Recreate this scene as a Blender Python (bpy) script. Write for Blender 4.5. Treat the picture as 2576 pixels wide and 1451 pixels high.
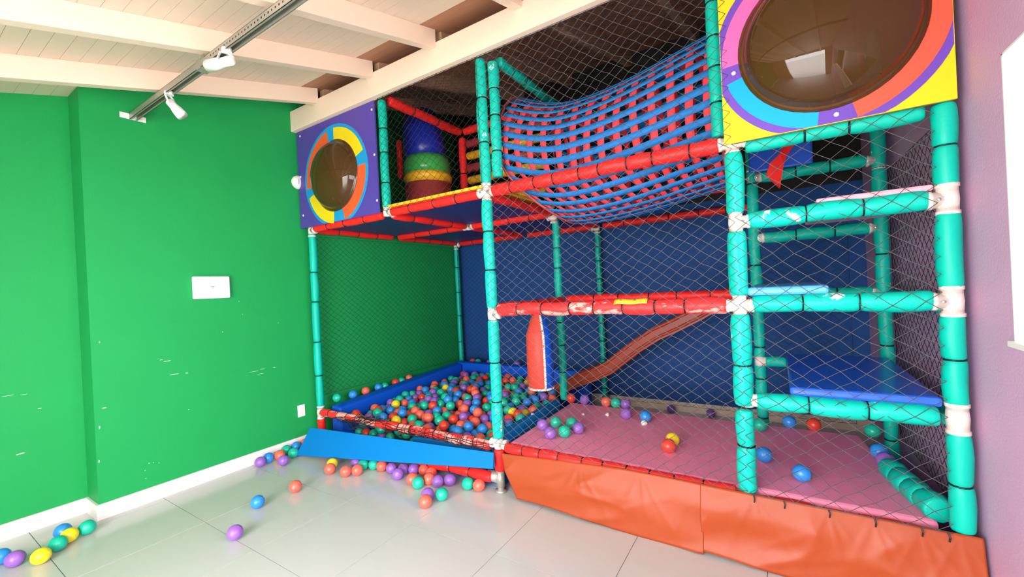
import bpy, math, random
import numpy as np
from mathutils import Vector, Matrix
for o in list(bpy.data.objects): bpy.data.objects.remove(o)
sc = bpy.context.scene
COL = sc.collection
rnd = random.Random(7)

# ------------------------------------------------------------------ camera
CAM_H = 1.25
yaw, pitch, roll = math.radians(32.49), math.radians(-0.09), math.radians(2.81)
fw = Vector((-math.sin(yaw)*math.cos(pitch), math.cos(yaw)*math.cos(pitch), math.sin(pitch)))
r0 = Vector((math.cos(yaw), math.sin(yaw), 0)); d0 = fw.cross(r0)
rt = r0*math.cos(roll) + d0*math.sin(roll); dn = -r0*math.sin(roll) + d0*math.cos(roll)
cam = bpy.data.cameras.new('camera'); cam.sensor_width = 36; cam.lens = 36*1054.0/2576
cam.clip_start = 0.02
co = bpy.data.objects.new('camera', cam); COL.objects.link(co)
m = Matrix.Identity(4)
for i in range(3):
    m[i][0] = rt[i]; m[i][1] = -dn[i]; m[i][2] = -fw[i]
m.translation = (0, 0, CAM_H)
co.matrix_world = m; sc.camera = co

# ------------------------------------------------------------------ light
world = bpy.data.worlds.new('sky'); sc.world = world; world.use_nodes = True
bg = world.node_tree.nodes['Background']
bg.inputs[0].default_value = (0.965, 0.97, 1.0, 1); bg.inputs[1].default_value = 12.0
vs = sc.view_settings
vs.view_transform = 'Standard'; vs.look = 'None'; vs.gamma = 1.0; vs.use_curve_mapping = False
vs.exposure = 0.6
def portal(name, loc, rot, sx, sy):
    l = bpy.data.lights.new(name, 'AREA'); l.shape = 'RECTANGLE'; l.size = sx; l.size_y = sy
    l.cycles.is_portal = True
    o = bpy.data.objects.new(name, l); COL.objects.link(o); o.location = loc; o.rotation_euler = rot
portal('door_daylight', (-.85, -1.32, 0.98), (math.radians(90), 0, 0), 2.3, 1.95)      # faces +Y
portal('window_daylight', (0.80, 0.56, 1.44), (0, math.radians(90), 0), 0.85, 2.5)      # faces -X

# ------------------------------------------------------------------ materials
def lin(c):
    return tuple((x/255/12.92 if x/255 <= .04045 else ((x/255+.055)/1.055)**2.4) for x in c)
MATS = {}
def mat(name, rgb, rough=.5, bump=0.0, bscale=60, var=0.0, vscale=3, wear=None, wearcol=(235, 225, 220), wscale=9,
        spec=.5, metal=0.0, coat=0.0, sheen=0, stretch=(1, 1, 1)):
    if name in MATS: return MATS[name]
    M = bpy.data.materials.new(name); M.use_nodes = True; MATS[name] = M
    nt = M.node_tree; b = nt.nodes['Principled BSDF']; N = nt.nodes.new; L = nt.links.new
    c = lin(rgb) + (1,)
    b.inputs['Roughness'].default_value = rough; b.inputs['Metallic'].default_value = metal
    b.inputs['Specular IOR Level'].default_value = spec; b.inputs['Coat Weight'].default_value = coat
    b.inputs['Base Color'].default_value = c
    tc = N('ShaderNodeTexCoord'); mp = N('ShaderNodeMapping'); L(tc.outputs['Object'], mp.inputs[0]); mp.inputs['Scale'].default_value = stretch
    if wear is not None or var:
        oi = N('ShaderNodeObjectInfo'); mu = N('ShaderNodeMath'); mu.operation = 'MULTIPLY'; mu.inputs[1].default_value = 23.0
        L(oi.outputs['Random'], mu.inputs[0]); L(mu.outputs[0], mp.inputs['Location'])
    last = None
    if var:
        n = N('ShaderNodeTexNoise'); n.inputs['Scale'].default_value = vscale; n.inputs['Detail'].default_value = 5
        L(mp.outputs[0], n.inputs[0])
        mx = N('ShaderNodeMix'); mx.data_type = 'RGBA'
        mx.inputs[6].default_value = tuple(x*(1-var) for x in c[:3]) + (1,); mx.inputs[7].default_value = tuple(min(1, x*(1+var)) for x in c[:3]) + (1,)
        L(n.outputs[0], mx.inputs[0]); last = mx.outputs[2]
    if wear is not None:
        n = N('ShaderNodeTexNoise'); n.inputs['Scale'].default_value = wscale; n.inputs['Detail'].default_value = 6; n.inputs['Roughness'].default_value = .65
        L(mp.outputs[0], n.inputs[0])
        rp = N('ShaderNodeValToRGB'); rp.color_ramp.elements[0].position = wear; rp.color_ramp.elements[1].position = wear+.03
        L(n.outputs[0], rp.inputs[0])
        mx = N('ShaderNodeMix'); mx.data_type = 'RGBA'; mx.inputs[6].default_value = c; mx.inputs[7].default_value = lin(wearcol) + (1,)
        if last: L(last, mx.inputs[6])
        L(rp.outputs[0], mx.inputs[0]); last = mx.outputs[2]
    if last: L(last, b.inputs['Base Color'])
    if bump:
        n = N('ShaderNodeTexNoise'); n.inputs['Scale'].default_value = bscale; n.inputs['Detail'].default_value = 4
        L(mp.outputs[0], n.inputs[0])
        bp = N('ShaderNodeBump'); bp.inputs['Strength'].default_value = bump; bp.inputs['Distance'].default_value = .01
        L(n.outputs[0], bp.inputs['Height']); L(bp.outputs[0], b.inputs['Normal'])
    return M
M_green = mat('green_wall_paint', (24, 156, 80), .6, spec=.3, bump=.12, bscale=120, var=.05, wear=.735, wearcol=(170, 225, 190), wscale=13)
M_lilac = mat('lilac_wall_paint', (206, 162, 196), .6, bump=.15, bscale=110, var=.04)
M_blue = mat('blue_wall_paint', (34, 80, 146), .65, spec=.2, bump=.1, var=.06)
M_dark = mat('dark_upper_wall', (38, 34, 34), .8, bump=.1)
M_white = mat('white_paint', (238, 232, 228), .45)
M_cream = mat('cream_painted_wood', (240, 216, 194), .5, bump=.05, bscale=40, var=.03)
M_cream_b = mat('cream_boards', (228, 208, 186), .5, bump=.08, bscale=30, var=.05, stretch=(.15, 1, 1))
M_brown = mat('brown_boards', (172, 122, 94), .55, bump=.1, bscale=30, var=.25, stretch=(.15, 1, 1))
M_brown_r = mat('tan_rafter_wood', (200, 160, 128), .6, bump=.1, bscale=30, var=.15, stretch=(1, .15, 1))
M_tile = mat('porcelain_tile', (198, 198, 196), .16, var=.02, vscale=2, spec=.5)
M_grout = mat('grout', (140, 134, 128), .8)
M_teal = mat('teal_vinyl', (2, 190, 170), .42, spec=.25, bump=.12, bscale=28, var=.06, wear=.63, wearcol=(205, 238, 230), wscale=7)
M_tealp = mat('teal_vinyl_clean', (2, 184, 162), .44, spec=.25, bump=.15, bscale=30, var=.08)
M_red = mat('red_vinyl', (238, 40, 36), .42, spec=.25, bump=.12, bscale=28, var=.08)
M_redw = mat('worn_red_vinyl', (234, 48, 48), .44, spec=.25, bump=.15, bscale=28, var=.1, wear=.52, wearcol=(246, 160, 150), wscale=7, stretch=(.35, 1, 1))
M_tie = mat('black_tie', (12, 14, 14), .5)
M_clamp = mat('white_clamp', (228, 214, 204), .45, bump=.08, wear=.68, wearcol=(150, 130, 118), wscale=14)
M_steel = mat('galvanised_steel', (165, 168, 165), .35, metal=.8, bump=.05)
M_rail = mat('galvanised_rail', (170, 166, 154), .42, metal=.55, var=.1)
M_net = mat('net_cord', (84, 80, 84), .6)
M_netk = mat('black_net_cord', (26, 26, 27), .6)
M_netf = mat('dark_green_net_cord', (30, 40, 42), .6)
M_pink = mat('pink_vinyl_mat', (255, 146, 180), .5, spec=.25, bump=.06, bscale=12, var=.05)
M_pinkl = mat('pale_pink_mat', (245, 170, 185), .45)
M_blueb = mat('bright_blue_mat', (4, 118, 192), .5, spec=.25, bump=.06, bscale=10, var=.04)
M_bluep = mat('pit_blue_vinyl', (10, 84, 205), .45, spec=.3, bump=.08, bscale=12, var=.06)
M_bluel = mat('light_blue_mat', (82, 168, 240), .4, var=.05, bump=.1, bscale=14)
M_bluet = mat('tower_blue_mat', (38, 98, 222), .25, bump=.05, bscale=8)
M_navy = mat('navy_vinyl', (40, 44, 120), .5, bump=.05)
M_yellow = mat('yellow_vinyl', (246, 190, 40), .4)
M_orange = mat('orange_vinyl', (158, 66, 30), .45, spec=.3, bump=.1, bscale=9, var=.07)
M_slide = mat('orange_slide_plastic', (150, 58, 38), .4, spec=.3, var=.08)
M_sr = mat('red_strap_web', (244, 62, 70), .6, spec=.2, bump=.15, bscale=200)
M_sb = mat('blue_strap_web', (34, 116, 188), .6, spec=.2, bump=.15, bscale=200)
M_purple = mat('purple_board', (82, 62, 160), .35, var=.1, vscale=2)
M_yboard = mat('yellow_board', (228, 200, 28), .4, spec=.3)
M_pinkw = mat('pink_print', (250, 100, 168), .4, spec=.3); M_cyanw = mat('cyan_print', (0, 160, 212), .4, spec=.3)
M_orw = mat('coral_print', (232, 88, 66), .4, spec=.3); M_orw2 = mat('orange_print', (226, 92, 48), .4, spec=.3); M_violet = mat('violet_print', (104, 70, 172), .4, spec=.3)
M_yelw = mat('yellow_print', (232, 206, 26), .4, spec=.3); M_bluering = mat('sky_blue_print', (30, 150, 208), .4, spec=.3); M_grn = mat('green_vinyl', (60, 170, 80), .3)
M_redd = mat('dull_red_vinyl', (176, 62, 66), .4); M_blued = mat('royal_blue_vinyl', (28, 44, 170), .3)
M_plate = mat('white_plastic', (240, 240, 238), .35); M_grey = mat('grey_print', (140, 140, 140), .5)
M_foam = mat('white_foam', (240, 236, 230), .8)
M_trim = mat('white_piping', (232, 220, 205), .5, wear=.6, wearcol=(90, 80, 70), wscale=30)
BALLC = {'coral': (240, 104, 84), 'teal': (22, 186, 152), 'blue': (46, 140, 222), 'purple': (146, 96, 186), 'yellow': (248, 222, 40), 'red': (228, 66, 48)}
M_ball = {k: mat(k+'_ball_plastic', v, .32, var=.04) for k, v in BALLC.items()}
def glassy(name, rgb, tr, gl_rough=.03, fac=.12):
    M = bpy.data.materials.new(name); M.use_nodes = True; nt = M.node_tree; nt.nodes.clear(); N = nt.nodes.new; L = nt.links.new
    out = N('ShaderNodeOutputMaterial'); t = N('ShaderNodeBsdfTransparent'); t.inputs[0].default_value = lin(rgb)+(1,)
    g = N('ShaderNodeBsdfGlossy'); g.inputs['Roughness'].default_value = gl_rough
    d = N('ShaderNodeBsdfDiffuse'); d.inputs[0].default_value = lin(tr)+(1,)
    lw = N('ShaderNodeFresnel'); lw.inputs[0].default_value = 1.5
    m1 = N('ShaderNodeMixShader'); m1.inputs[0].default_value = fac
    L(t.outputs[0], m1.inputs[1]); L(d.outputs[0], m1.inputs[2])
    m2 = N('ShaderNodeMixShader'); L(lw.outputs[0], m2.inputs[0]); L(m1.outputs[0], m2.inputs[1]); L(g.outputs[0], m2.inputs[2])
    L(m2.outputs[0], out.inputs[0]); return M
M_dome = glassy('smoked_acrylic', (150, 108, 66), (140, 96, 50), .012, .24)
M_pane = glassy('window_glass', (245, 248, 248), (250, 250, 250), .02, .02)

# ------------------------------------------------------------------ mesh helpers
WL = {}
def tag(o, label=None, cat=None, group=None, kind=None):
    if label: o['label'] = label
    if cat: o['category'] = cat
    if group: o['group'] = group
    if kind: o['kind'] = kind
    return o
def empty(name, loc=(0, 0, 0), **k):
    o = bpy.data.objects.new(name, None); COL.objects.link(o); o.location = loc; o.empty_display_size = .05
    WL[o] = Vector(loc); return tag(o, **k)
class MB:
    def __init__(s): s.v = []; s.f = []; s.mi = []
    def add(s, v, f, mi=0):
        b = len(s.v); s.v += [tuple(p) for p in v]; s.f += [tuple(i+b for i in q) for q in f]; s.mi += [mi]*len(f); return s
    def box(s, x0, x1, y0, y1, z0, z1, mi=0):
        return s.add([(x, y, z) for x in (x0, x1) for y in (y0, y1) for z in (z0, z1)],
                     [(0, 1, 3, 2), (4, 6, 7, 5), (0, 4, 5, 1), (2, 3, 7, 6), (0, 2, 6, 4), (1, 5, 7, 3)], mi)
    def tube(s, pts, r, n=8, caps=True, mi=0):
        pts = [Vector(p) for p in pts]; k = len(pts)
        rs = r if isinstance(r, (list, tuple)) else [r]*k
        up = None; vs_ = []; fs = []
        for i, p in enumerate(pts):
            t = (pts[min(i+1, k-1)]-pts[max(i-1, 0)]).normalized()
            if up is None:
                up = t.orthogonal().normalized()
            up = (up - t*up.dot(t)).normalized(); w = t.cross(up)
            for j in range(n):
                a = 2*math.pi*j/n; vs_.append(p+(up*math.cos(a)+w*math.sin(a))*rs[i])
        for i in range(k-1):
            for j in range(n):
                fs.append((i*n+j, i*n+(j+1) % n, (i+1)*n+(j+1) % n, (i+1)*n+j))
        if caps: fs.append(tuple(range(n-1, -1, -1))); fs.append(tuple((k-1)*n+j for j in range(n)))
        return s.add(vs_, fs, mi)
    def lathe(s, c, prof, n=20, axis='Z', a0=0, a1=2*math.pi, mi=0, rx=1.0):
        full = abs(a1-a0-2*math.pi) < 1e-6; k = n if full else n+1; vs_ = []; fs = []
        for (r, h) in prof:
            for j in range(k):
                a = a0+(a1-a0)*j/n
                x, y = r*math.cos(a)*rx, r*math.sin(a)
                p = (x, y, h) if axis == 'Z' else ((x, -h, y) if axis == 'Y' else (h, x, y))
                vs_.append((c[0]+p[0], c[1]+p[1], c[2]+p[2]))
        for i in range(len(prof)-1):
            for j in range(n):
                j2 = (j+1) % k
                fs.append((i*k+j, i*k+j2, (i+1)*k+j2, (i+1)*k+j))
        return s.add(vs_, fs, mi)
    def grid(s, P, nu, nv, mi=0, closed=False):
        vs_ = [P(i/nu, j/nv) for j in range(nv+1) for i in range(nu+1)]
        w = nu+1
        return s.add(vs_, [(j*w+i, j*w+i+1, (j+1)*w+i+1, (j+1)*w+i) for j in range(nv) for i in range(nu)], mi)
    def build(s, name, mats, parent=None, smooth=False, loc=None, bevel=0, solid=0, **k):
        if not isinstance(mats, (list, tuple)): mats = [mats]
        A = np.array(s.v)
        if loc is None:
            mn, mx = A.min(0), A.max(0); loc = ((mn[0]+mx[0])/2, (mn[1]+mx[1])/2, mn[2])
        A = A-np.array(loc)
        me = bpy.data.meshes.new(name); me.from_pydata(A.tolist(), [], s.f)
        for q in mats: me.materials.append(q)
        if len(mats) > 1: me.polygons.foreach_set('material_index', s.mi)
        if smooth: me.polygons.foreach_set('use_smooth', [True]*len(me.polygons))
        me.update()
        return link(name, me, loc, parent, bevel, solid, **k)
def link(name, me, loc, parent=None, bevel=0, solid=0, **k):
    o = bpy.data.objects.new(name, me); COL.objects.link(o); WL[o] = Vector(loc)
    if parent: o.parent = parent; o.location = Vector(loc)-WL[parent]
    else: o.location = loc
    if bevel:
        b = o.modifiers.new('bevel', 'BEVEL'); b.width = bevel; b.segments = 2; b.limit_method = 'ANGLE'
    if solid:
        b = o.modifiers.new('solid', 'SOLIDIFY'); b.thickness = solid; b.offset = 0
    return tag(o, **k)
def box(name, x0, x1, y0, y1, z0, z1, mt, parent=None, bevel=0, **k):
    return MB().box(x0, x1, y0, y1, z0, z1).build(name, mt, parent, bevel=bevel, **k)

# unprojection of a photo pixel onto a world plane: used to read real positions off the photograph
CAMP = Vector((0, 0, CAM_H))
def at(px, py, ax, val):
    d = rt*((px-1288)/1054)+dn*((py-725.5)/1054)+fw
    i = 'XYZ'.index(ax); t = (val-CAMP[i])/d[i]; return CAMP+d*t

# ------------------------------------------------------------------ room shell
XL, XLR, XR, YB, YN = -3.44, -3.65, 0.575, 4.19, -1.25
SL = 0.272
def zr(y): return 2.79+SL*(y-2.0)          # underside of the rafters
def zb(y): return zr(y)+.115               # underside of the boards
floor = box('floor', XLR-.2, XR+.2, YN-.1, YB+.2, -.08, -.006, M_grout, kind='structure')
tx = [-1.18+.545*i for i in range(-5, 5)]; ty = [0.496+.545*i for i in range(-4, 8)]
tile_me = {}
for i in range(len(tx)-1):
    for j in range(len(ty)-1):
        x0, x1, y0, y1 = max(tx[i], XLR-.01), min(tx[i+1], XR+.01), max(ty[j], YN), min(ty[j+1], YB)
        if x1-x0 < .02 or y1-y0 < .02: continue
        key = (round(x1-x0, 3), round(y1-y0, 3))
        if key not in tile_me:
            b = MB().box(.0015, key[0]-.0015, .0015, key[1]-.0015, -.008, 0)
            o = b.build('tile', M_tile, floor, loc=(0, 0, 0)); tile_me[key] = o.data
            o.location = Vector((x0, y0, 0))-WL[floor]; WL[o] = Vector((x0, y0, 0))
        else: link('tile', tile_me[key], (x0, y0, 0), floor)

wl = MB(); wl.box(XL-.3, XL, .743, YB+.1, 0, zb(YB)+.2).box(XLR-.1, XLR, YN, .743, 0, zb(.75)+.1)
wl.build('wall_left', M_green, kind='structure')
bb = MB(); bb.box(XL, XL+.012, .7432, 2.04, 0, .09).box(XLR, XLR+.012, YN, .7308, 0, .09).box(XLR, XL+.012, .731, .743, 0, .09)
bb.build('baseboard_left', M_white, kind='structure')
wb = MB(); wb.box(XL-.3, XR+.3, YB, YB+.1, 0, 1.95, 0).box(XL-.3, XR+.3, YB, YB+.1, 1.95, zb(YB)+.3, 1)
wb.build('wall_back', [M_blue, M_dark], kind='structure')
box('baseboard_back', XL, XR, YB-.012, YB, 0, .09, M_cream, kind='structure')
# right wall with window opening
WY0, WY1, WZ0, WZ1 = -.70, 1.82, 1.016, 1.862
wr = MB()
wr.box(XR, XR+.18, WY1, YB+.1, 0, zb(YB)+.2).box(XR, XR+.18, YN, WY0, 0, zb(WY0)+.3)
wr.box(XR, XR+.18, WY0, WY1, 0, WZ0).box(XR, XR+.18, WY0, WY1, WZ1, zb(WY1)+.2)
wr.build('wall_right', M_lilac, kind='structure')
wn = empty('window_1', (XR+.12, (WY0+WY1)/2, WZ0), kind='structure')
fr = MB(); t = .04
fr.box(XR+.11, XR+.16, WY0, WY0+t, WZ0, WZ1).box(XR+.11, XR+.16, WY1-t, WY1, WZ0, WZ1).box(XR+.11, XR+.16, WY0, WY1, WZ0, WZ0+t)
fr.box(XR+.11, XR+.16, WY0, WY1, WZ1-t, WZ1).box(XR+.11, XR+.16, (WY0+WY1)/2-t/2, (WY0+WY1)/2+t/2, WZ0, WZ1)
fr.build('window_frame', M_white, wn, bevel=.003)
rv = MB(); rv.box(XR-.001, XR+.11, WY1-.006, WY1, WZ0, WZ1).box(XR-.001, XR+.11, WY0, WY0+.006, WZ0, WZ1).box(XR-.001, XR+.11, WY0, WY1, WZ1-.006, WZ1)
rv.build('reveal_lining', M_white, wn)
box('window_sill', XR-.012, XR+.11, WY0-.02, WY1+.012, WZ0-.012, WZ0+.006, M_white, wn, bevel=.003)
for a, b_ in ((WY0+t, (WY0+WY1)/2-t/2), ((WY0+WY1)/2+t/2, WY1-t)):
    box('pane', XR+.132, XR+.137, a, b_, WZ0+t, WZ1-t, M_pane, wn)
# near wall behind the photographer, with a wide open doorway
wf = MB(); ZT = zb(YN)+.1
wf.box(XLR-.1, -2.0, YN-.1, YN, 0, ZT).box(.3, XR+.18, YN-.1, YN, 0, ZT).box(-2.0, .3, YN-.1, YN, 1.95, ZT)
wf.build('wall_front', M_cream, kind='structure')
d1 = empty('door_1', (-.85, YN-.05, 0), kind='structure')
df = MB(); df.box(-2.0, -1.96, YN-.1, YN, 0, 1.95).box(.26, .3, YN-.1, YN, 0, 1.95).box(-1.96, .26, YN-.1, YN, 1.91, 1.95)
df.build('door_frame', M_white, d1)
MB().box(-14, XR+.18, -16, YN-.1, -.1, -.01).box(XR+.18, 14, -16, 12, -.1, -.01).build('ground_outside', mat('pale_bounce_ground', (228, 224, 216), .7), kind='structure')  # unseen ground outside, made pale to bounce light up to the ceiling

# ceiling : boards, rafters, main beam
ceil = empty('ceiling', (-1.5, 2.0, 2.9), kind='structure')
Y0c = YN-.1; bw = .072; cth = math.sqrt(1+SL*SL)
bmesh_c = {}
y = Y0c
while y < YB+.05:
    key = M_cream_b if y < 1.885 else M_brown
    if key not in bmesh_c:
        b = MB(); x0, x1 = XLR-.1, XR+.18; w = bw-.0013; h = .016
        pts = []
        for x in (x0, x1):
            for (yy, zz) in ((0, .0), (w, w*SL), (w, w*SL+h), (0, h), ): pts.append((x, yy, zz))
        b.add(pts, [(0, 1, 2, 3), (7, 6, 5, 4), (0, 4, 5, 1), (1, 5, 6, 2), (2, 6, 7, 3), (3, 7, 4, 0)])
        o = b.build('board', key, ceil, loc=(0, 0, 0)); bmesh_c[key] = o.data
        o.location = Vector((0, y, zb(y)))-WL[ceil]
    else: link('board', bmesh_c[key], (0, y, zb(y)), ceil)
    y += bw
b = MB(); pts = []
for x in (XLR-.1, XR+.18):
    for yy in (Y0c, YB+.1): pts += [(x, yy, zb(yy)+.018), (x, yy, zb(yy)+.05)]
b.add(pts, [(0, 1, 3, 2), (4, 6, 7, 5), (0, 4, 5, 1), (2, 3, 7, 6), (0, 2, 6, 4), (1, 5, 7, 3)]).build('roof_deck', M_cream_b, ceil)
def rafter(xl, ya, yb_, mt):
    b = MB(); pts = []
    for x in (xl, xl+.055):
        for yy in (ya, yb_): pts += [(x, yy, zr(yy)), (x, yy, zb(yy))]
    b.add(pts, [(0, 1, 3, 2), (4, 6, 7, 5), (0, 4, 5, 1), (2, 3, 7, 6), (0, 2, 6, 4), (1, 5, 7, 3)]).build('rafter', mt, ceil, bevel=.002)
for xl in (-3.09, -2.43, -1.83, -1.19, -.57, .06):
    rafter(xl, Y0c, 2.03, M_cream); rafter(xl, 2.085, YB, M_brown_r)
box('main_beam', XL, XR, 2.03, 2.082, 2.665, 2.835, M_cream, ceil, bevel=.003)

# ------------------------------------------------------------------ play frame (posts and bars with padded sleeves)
frame = empty('play_structure', (-1.4, 2.9, 0), label='big steel play structure of padded teal and red tubes tied with black ties', cat='play structure')
def ring_mesh(r, tr=.004):
    b = MB(); n = 14; k = 5; v = []; f = []
    for i in range(n):
        a = 2*math.pi*i/n
        for j in range(k):
            c = 2*math.pi*j/k; rr = r+tr*math.cos(c); v.append((rr*math.cos(a), rr*math.sin(a), tr*math.sin(c)))
    for i in range(n):
        for j in range(k): f.append((i*k+j, ((i+1) % n)*k+j, ((i+1) % n)*k+(j+1) % k, i*k+(j+1) % k))
    return b.add(v, f)
tie_cache = {}
def orient(p, q):
    z = (q-p).normalized(); x = z.orthogonal().normalized()
    if abs(z.z) < .9: x = Vector((0, 0, 1)).cross(z).normalized()
    yv = z.cross(x); return Matrix((x, yv, z)).transposed()
def padded(kind, p, q, mt, r=.033, seg=.22, parent=None, ties=True, lab=None, bulge=1.0):
    parent = parent or frame; p = Vector(p); q = Vector(q); Ln = (q-p).length; R = orient(p, q)
    ins = (q-p).normalized()*min(.012, Ln*.2)
    pole = MB().tube([p+ins, q-ins], r*.62, 8).build(kind, M_steel, parent, smooth=True)
    if lab: pole['label'] = lab
    n = max(1, round(Ln/seg)); cuts = [0.0]
    for i in range(1, n): cuts.append(Ln*(i+rnd.uniform(-.14, .14))/n)
    cuts.append(Ln)
    for i in range(n):
        a, c = cuts[i], cuts[i+1]; L = c-a; b = MB(); prof = []
        jx, jy = rnd.uniform(-.12, .12)*r, rnd.uniform(-.12, .12)*r; fat = rnd.uniform(.97, 1.06)*bulge
        for (u, k) in ((.004, .80), (.03, .9), (.09, .97), (.3, 1.0), (.55, 1.02), (.8, 1.0), (.91, .97), (.97, .9), (.996, .80)):
            prof.append((u, k))
        v = []; f = []; ns = 14
        for (u, k) in prof:
            s_ = math.sin(math.pi*u)
            for j in range(ns):
                an = 2*math.pi*j/ns; rr = r*k*fat*(1+.03*math.sin(3*an+i*2+u*5)+.015*rnd.uniform(-1, 1))
                v.append(p+R@Vector((rr*math.cos(an)+jx*s_, rr*math.sin(an)+jy*s_, a+u*L)))
        for ii in range(len(prof)-1):
            for j in range(ns): f.append((ii*ns+j, ii*ns+(j+1) % ns, (ii+1)*ns+(j+1) % ns, (ii+1)*ns+j))
        f.append(tuple(range(ns-1, -1, -1))); f.append(tuple((len(prof)-1)*ns+j for j in range(ns)))
        b.add(v, f).build('foam_sleeve', mt, pole, smooth=True)
        if ties and i > 0:
            key = round(r, 4)
            if key not in tie_cache:
                o = ring_mesh(r*.86).build('cable_tie', M_tie, pole, smooth=True, loc=(0, 0, 0)); tie_cache[key] = o.data
            else: o = link('cable_tie', tie_cache[key], (0, 0, 0), pole)
            pos = p+R@Vector((0, 0, a)); o.location = pos-WL[pole]; o.rotation_euler = R.to_euler()
    return pole
def clamp(c, dirs, r=.028, l=.055):
    b = MB(); c = Vector(c)
    for d in dirs:
        d = Vector(d); b.tube([c-d*.01, c+d*l*.75, c+d*l*.76, c+d*l], [r, r, r*1.12, r*1.12], 12)
    b.lathe((c.x, c.y, c.z), [(r*.2, -r*1.1), (r*1.02, -r*1.0), (r*1.1, 0), (r*1.02, r), (r*.2, r*1.1)], 12)
    o = b.build('pipe_clamp', M_clamp, frame, smooth=True)
    for d in dirs:
        if abs(Vector(d).z) < .5:
            q = c+Vector(d)*l*.5+Vector((0, -r*1.02, 0))
            if abs(Vector(d).y) < .5: MB().lathe(q, [(.001, .004), (.006, .003), (.007, -.002)], 8, 'Y').build('bolt', M_steel, o)
    return o
YF = 2.11; YM = 3.12; YK = 4.06
X0, XM, X1, X2, X3 = -3.335, -2.39, -1.495, -.15, .52
LV = (.705, 1.125, 1.49)
# front posts
padded('post', (X0, YF, .30), (X0, YF, 1.80), M_tealp, .031, .3)
padded('post', (X0, YF, .03), (X0, YF, .245), M_red, .031, .2)
padded('post', (XM, YF, 1.875), (XM, YF, 2.66), M_tealp, .031, .2)
for a, c in ((.33, 1.06), (1.13, 1.80), (1.89, 2.66)): padded('post', (X1, YF, a), (X1, YF, c), M_teal, .034, .25)
padded('post', (X1, YF, .13), (X1, YF, .26), M_red, .034, .2)
padded('post', (-1.42, YF+.025, 1.93), (-1.42, YF+.025, 2.63), M_teal, .033, .17)
for a, c in ((.30, .66), (.68, 1.085), (1.165, 1.45), (1.53, 1.80)): padded('post', (X2, YF, a), (X2, YF, c), M_teal, .038, .2)
padded('post', (-.205, YF+.03, 1.89), (-.205, YF+.03, 2.8), M_tealp, .032, .15)
for a, c in ((.30, .655), (.755, 1.08), (1.17, 1.445), (1.535, 1.83), (1.85, 2.55)): padded('post', (X3, YF, a), (X3, YF, c), M_tealp, .033, .19, bulge=1.05)
# inner posts
padded('post', (-3.385, YK, .33), (-3.385, YK, 1.80), M_tealp, .031, .3)
padded('post', (-1.53, YM, .31), (-1.53, YM, 1.80), M_tealp, .031, .2)
padded('post', (-1.53, YK, .02), (-1.53, YK, 1.80), M_tealp, .028, .16)
padded('post', (-.12, YM, .05), (-.12, YM, 2.6), M_tealp, .033, .25)
padded('post', (.50, YM, .05), (.50, YM, 2.6), M_tealp, .033, .25)
# red deck bars at the upper level
ZD = 1.842
def xbar(xa, xb, yy, z, mt, r=.031, seg=.22, **k): return padded('crossbar', (xa+.05, yy, z), (xb-.05, yy, z), mt, r, seg, **k)
def ybar(xx, ya, yb_, z, mt, r=.030, seg=.22, **k): return padded('crossbar', (xx, ya+.05, z), (xx, yb_-.05, z), mt, r, seg, **k)
xbar(X0, XM, YF, ZD-.012, M_red); xbar(XM, X1, YF, ZD, M_red, .033); xbar(X1, X2, YF, ZD+.003, M_red, .035, .14)
for xx, a in ((X0-.02, 1), (XM, 1), (X1-.02, 1)):
    ybar(xx, YF, YM-.06, ZD-.01, M_red); ybar(xx, YM-.06, YK, ZD-.01, M_red)
for yy, z in ((YM-.06, ZD-.008), (YK, ZD-.012)):
    xbar(X0-.02, XM, yy, z, M_red); xbar(XM, X1-.02, yy, z, M_red); xbar(X1-.02, -.12, yy, z, M_redd if 0 else M_red)
# mid-level bars
xbar(X1, X2, YF, 1.122, M_redw, .037, .15); xbar(X1-.02, -.12, YM, 1.138, M_red, .030)
# tower bars
for z in LV: xbar(X2, X3, YF, z+(.004 if z > 1 else 0), M_teal, .035, .2, bulge=1.06)
xbar(X2, X3, YF, 1.815, M_tealp, .03, .2)
for z in (LV[1], LV[2], 1.875): xbar(-.12, .50, YM, z, M_tealp, .034, .16)
padded('crossbar', (-.09, YM-.03, .705), (.02, YM-.03, .705), M_tealp, .032, .2)
for z in LV[:2]: ybar(.515, YF, YM, z-.02, M_tealp, .03)
# base bars
xbar(X0, X1, YF-.015, .282, M_redw, .030, .12); xbar(X0, X1, YF-.02, .085, M_red, .032, .18)
xbar(X1, X2, YF, .28, M_red, .03, .13); xbar(X2, X3-.06, YF, .262, M_red, .028, .2)
padded('crossbar', (.395, 2.56, .33), (.475, 2.17, .33), M_grn if 0 else M_tealp, .045, .095, bulge=1.05)
# upper green and red rails
padded('crossbar', (-1.40, YF+.06, 2.645), (-1.40, YM-.05, 2.645), M_tealp, .031, .14)
padded('crossbar', (XM, YF+.06, 2.685), (XM, 3.0, 2.685), M_red, .036, .3)
padded('post', (XM, 3.03, 1.92), (XM, 3.03, 2.64), M_red, .034, .3)
padded('crossbar', (XM+.03, 3.03, 2.69), (-1.5, 3.03, 2.69), M_red, .034, .25)
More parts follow.
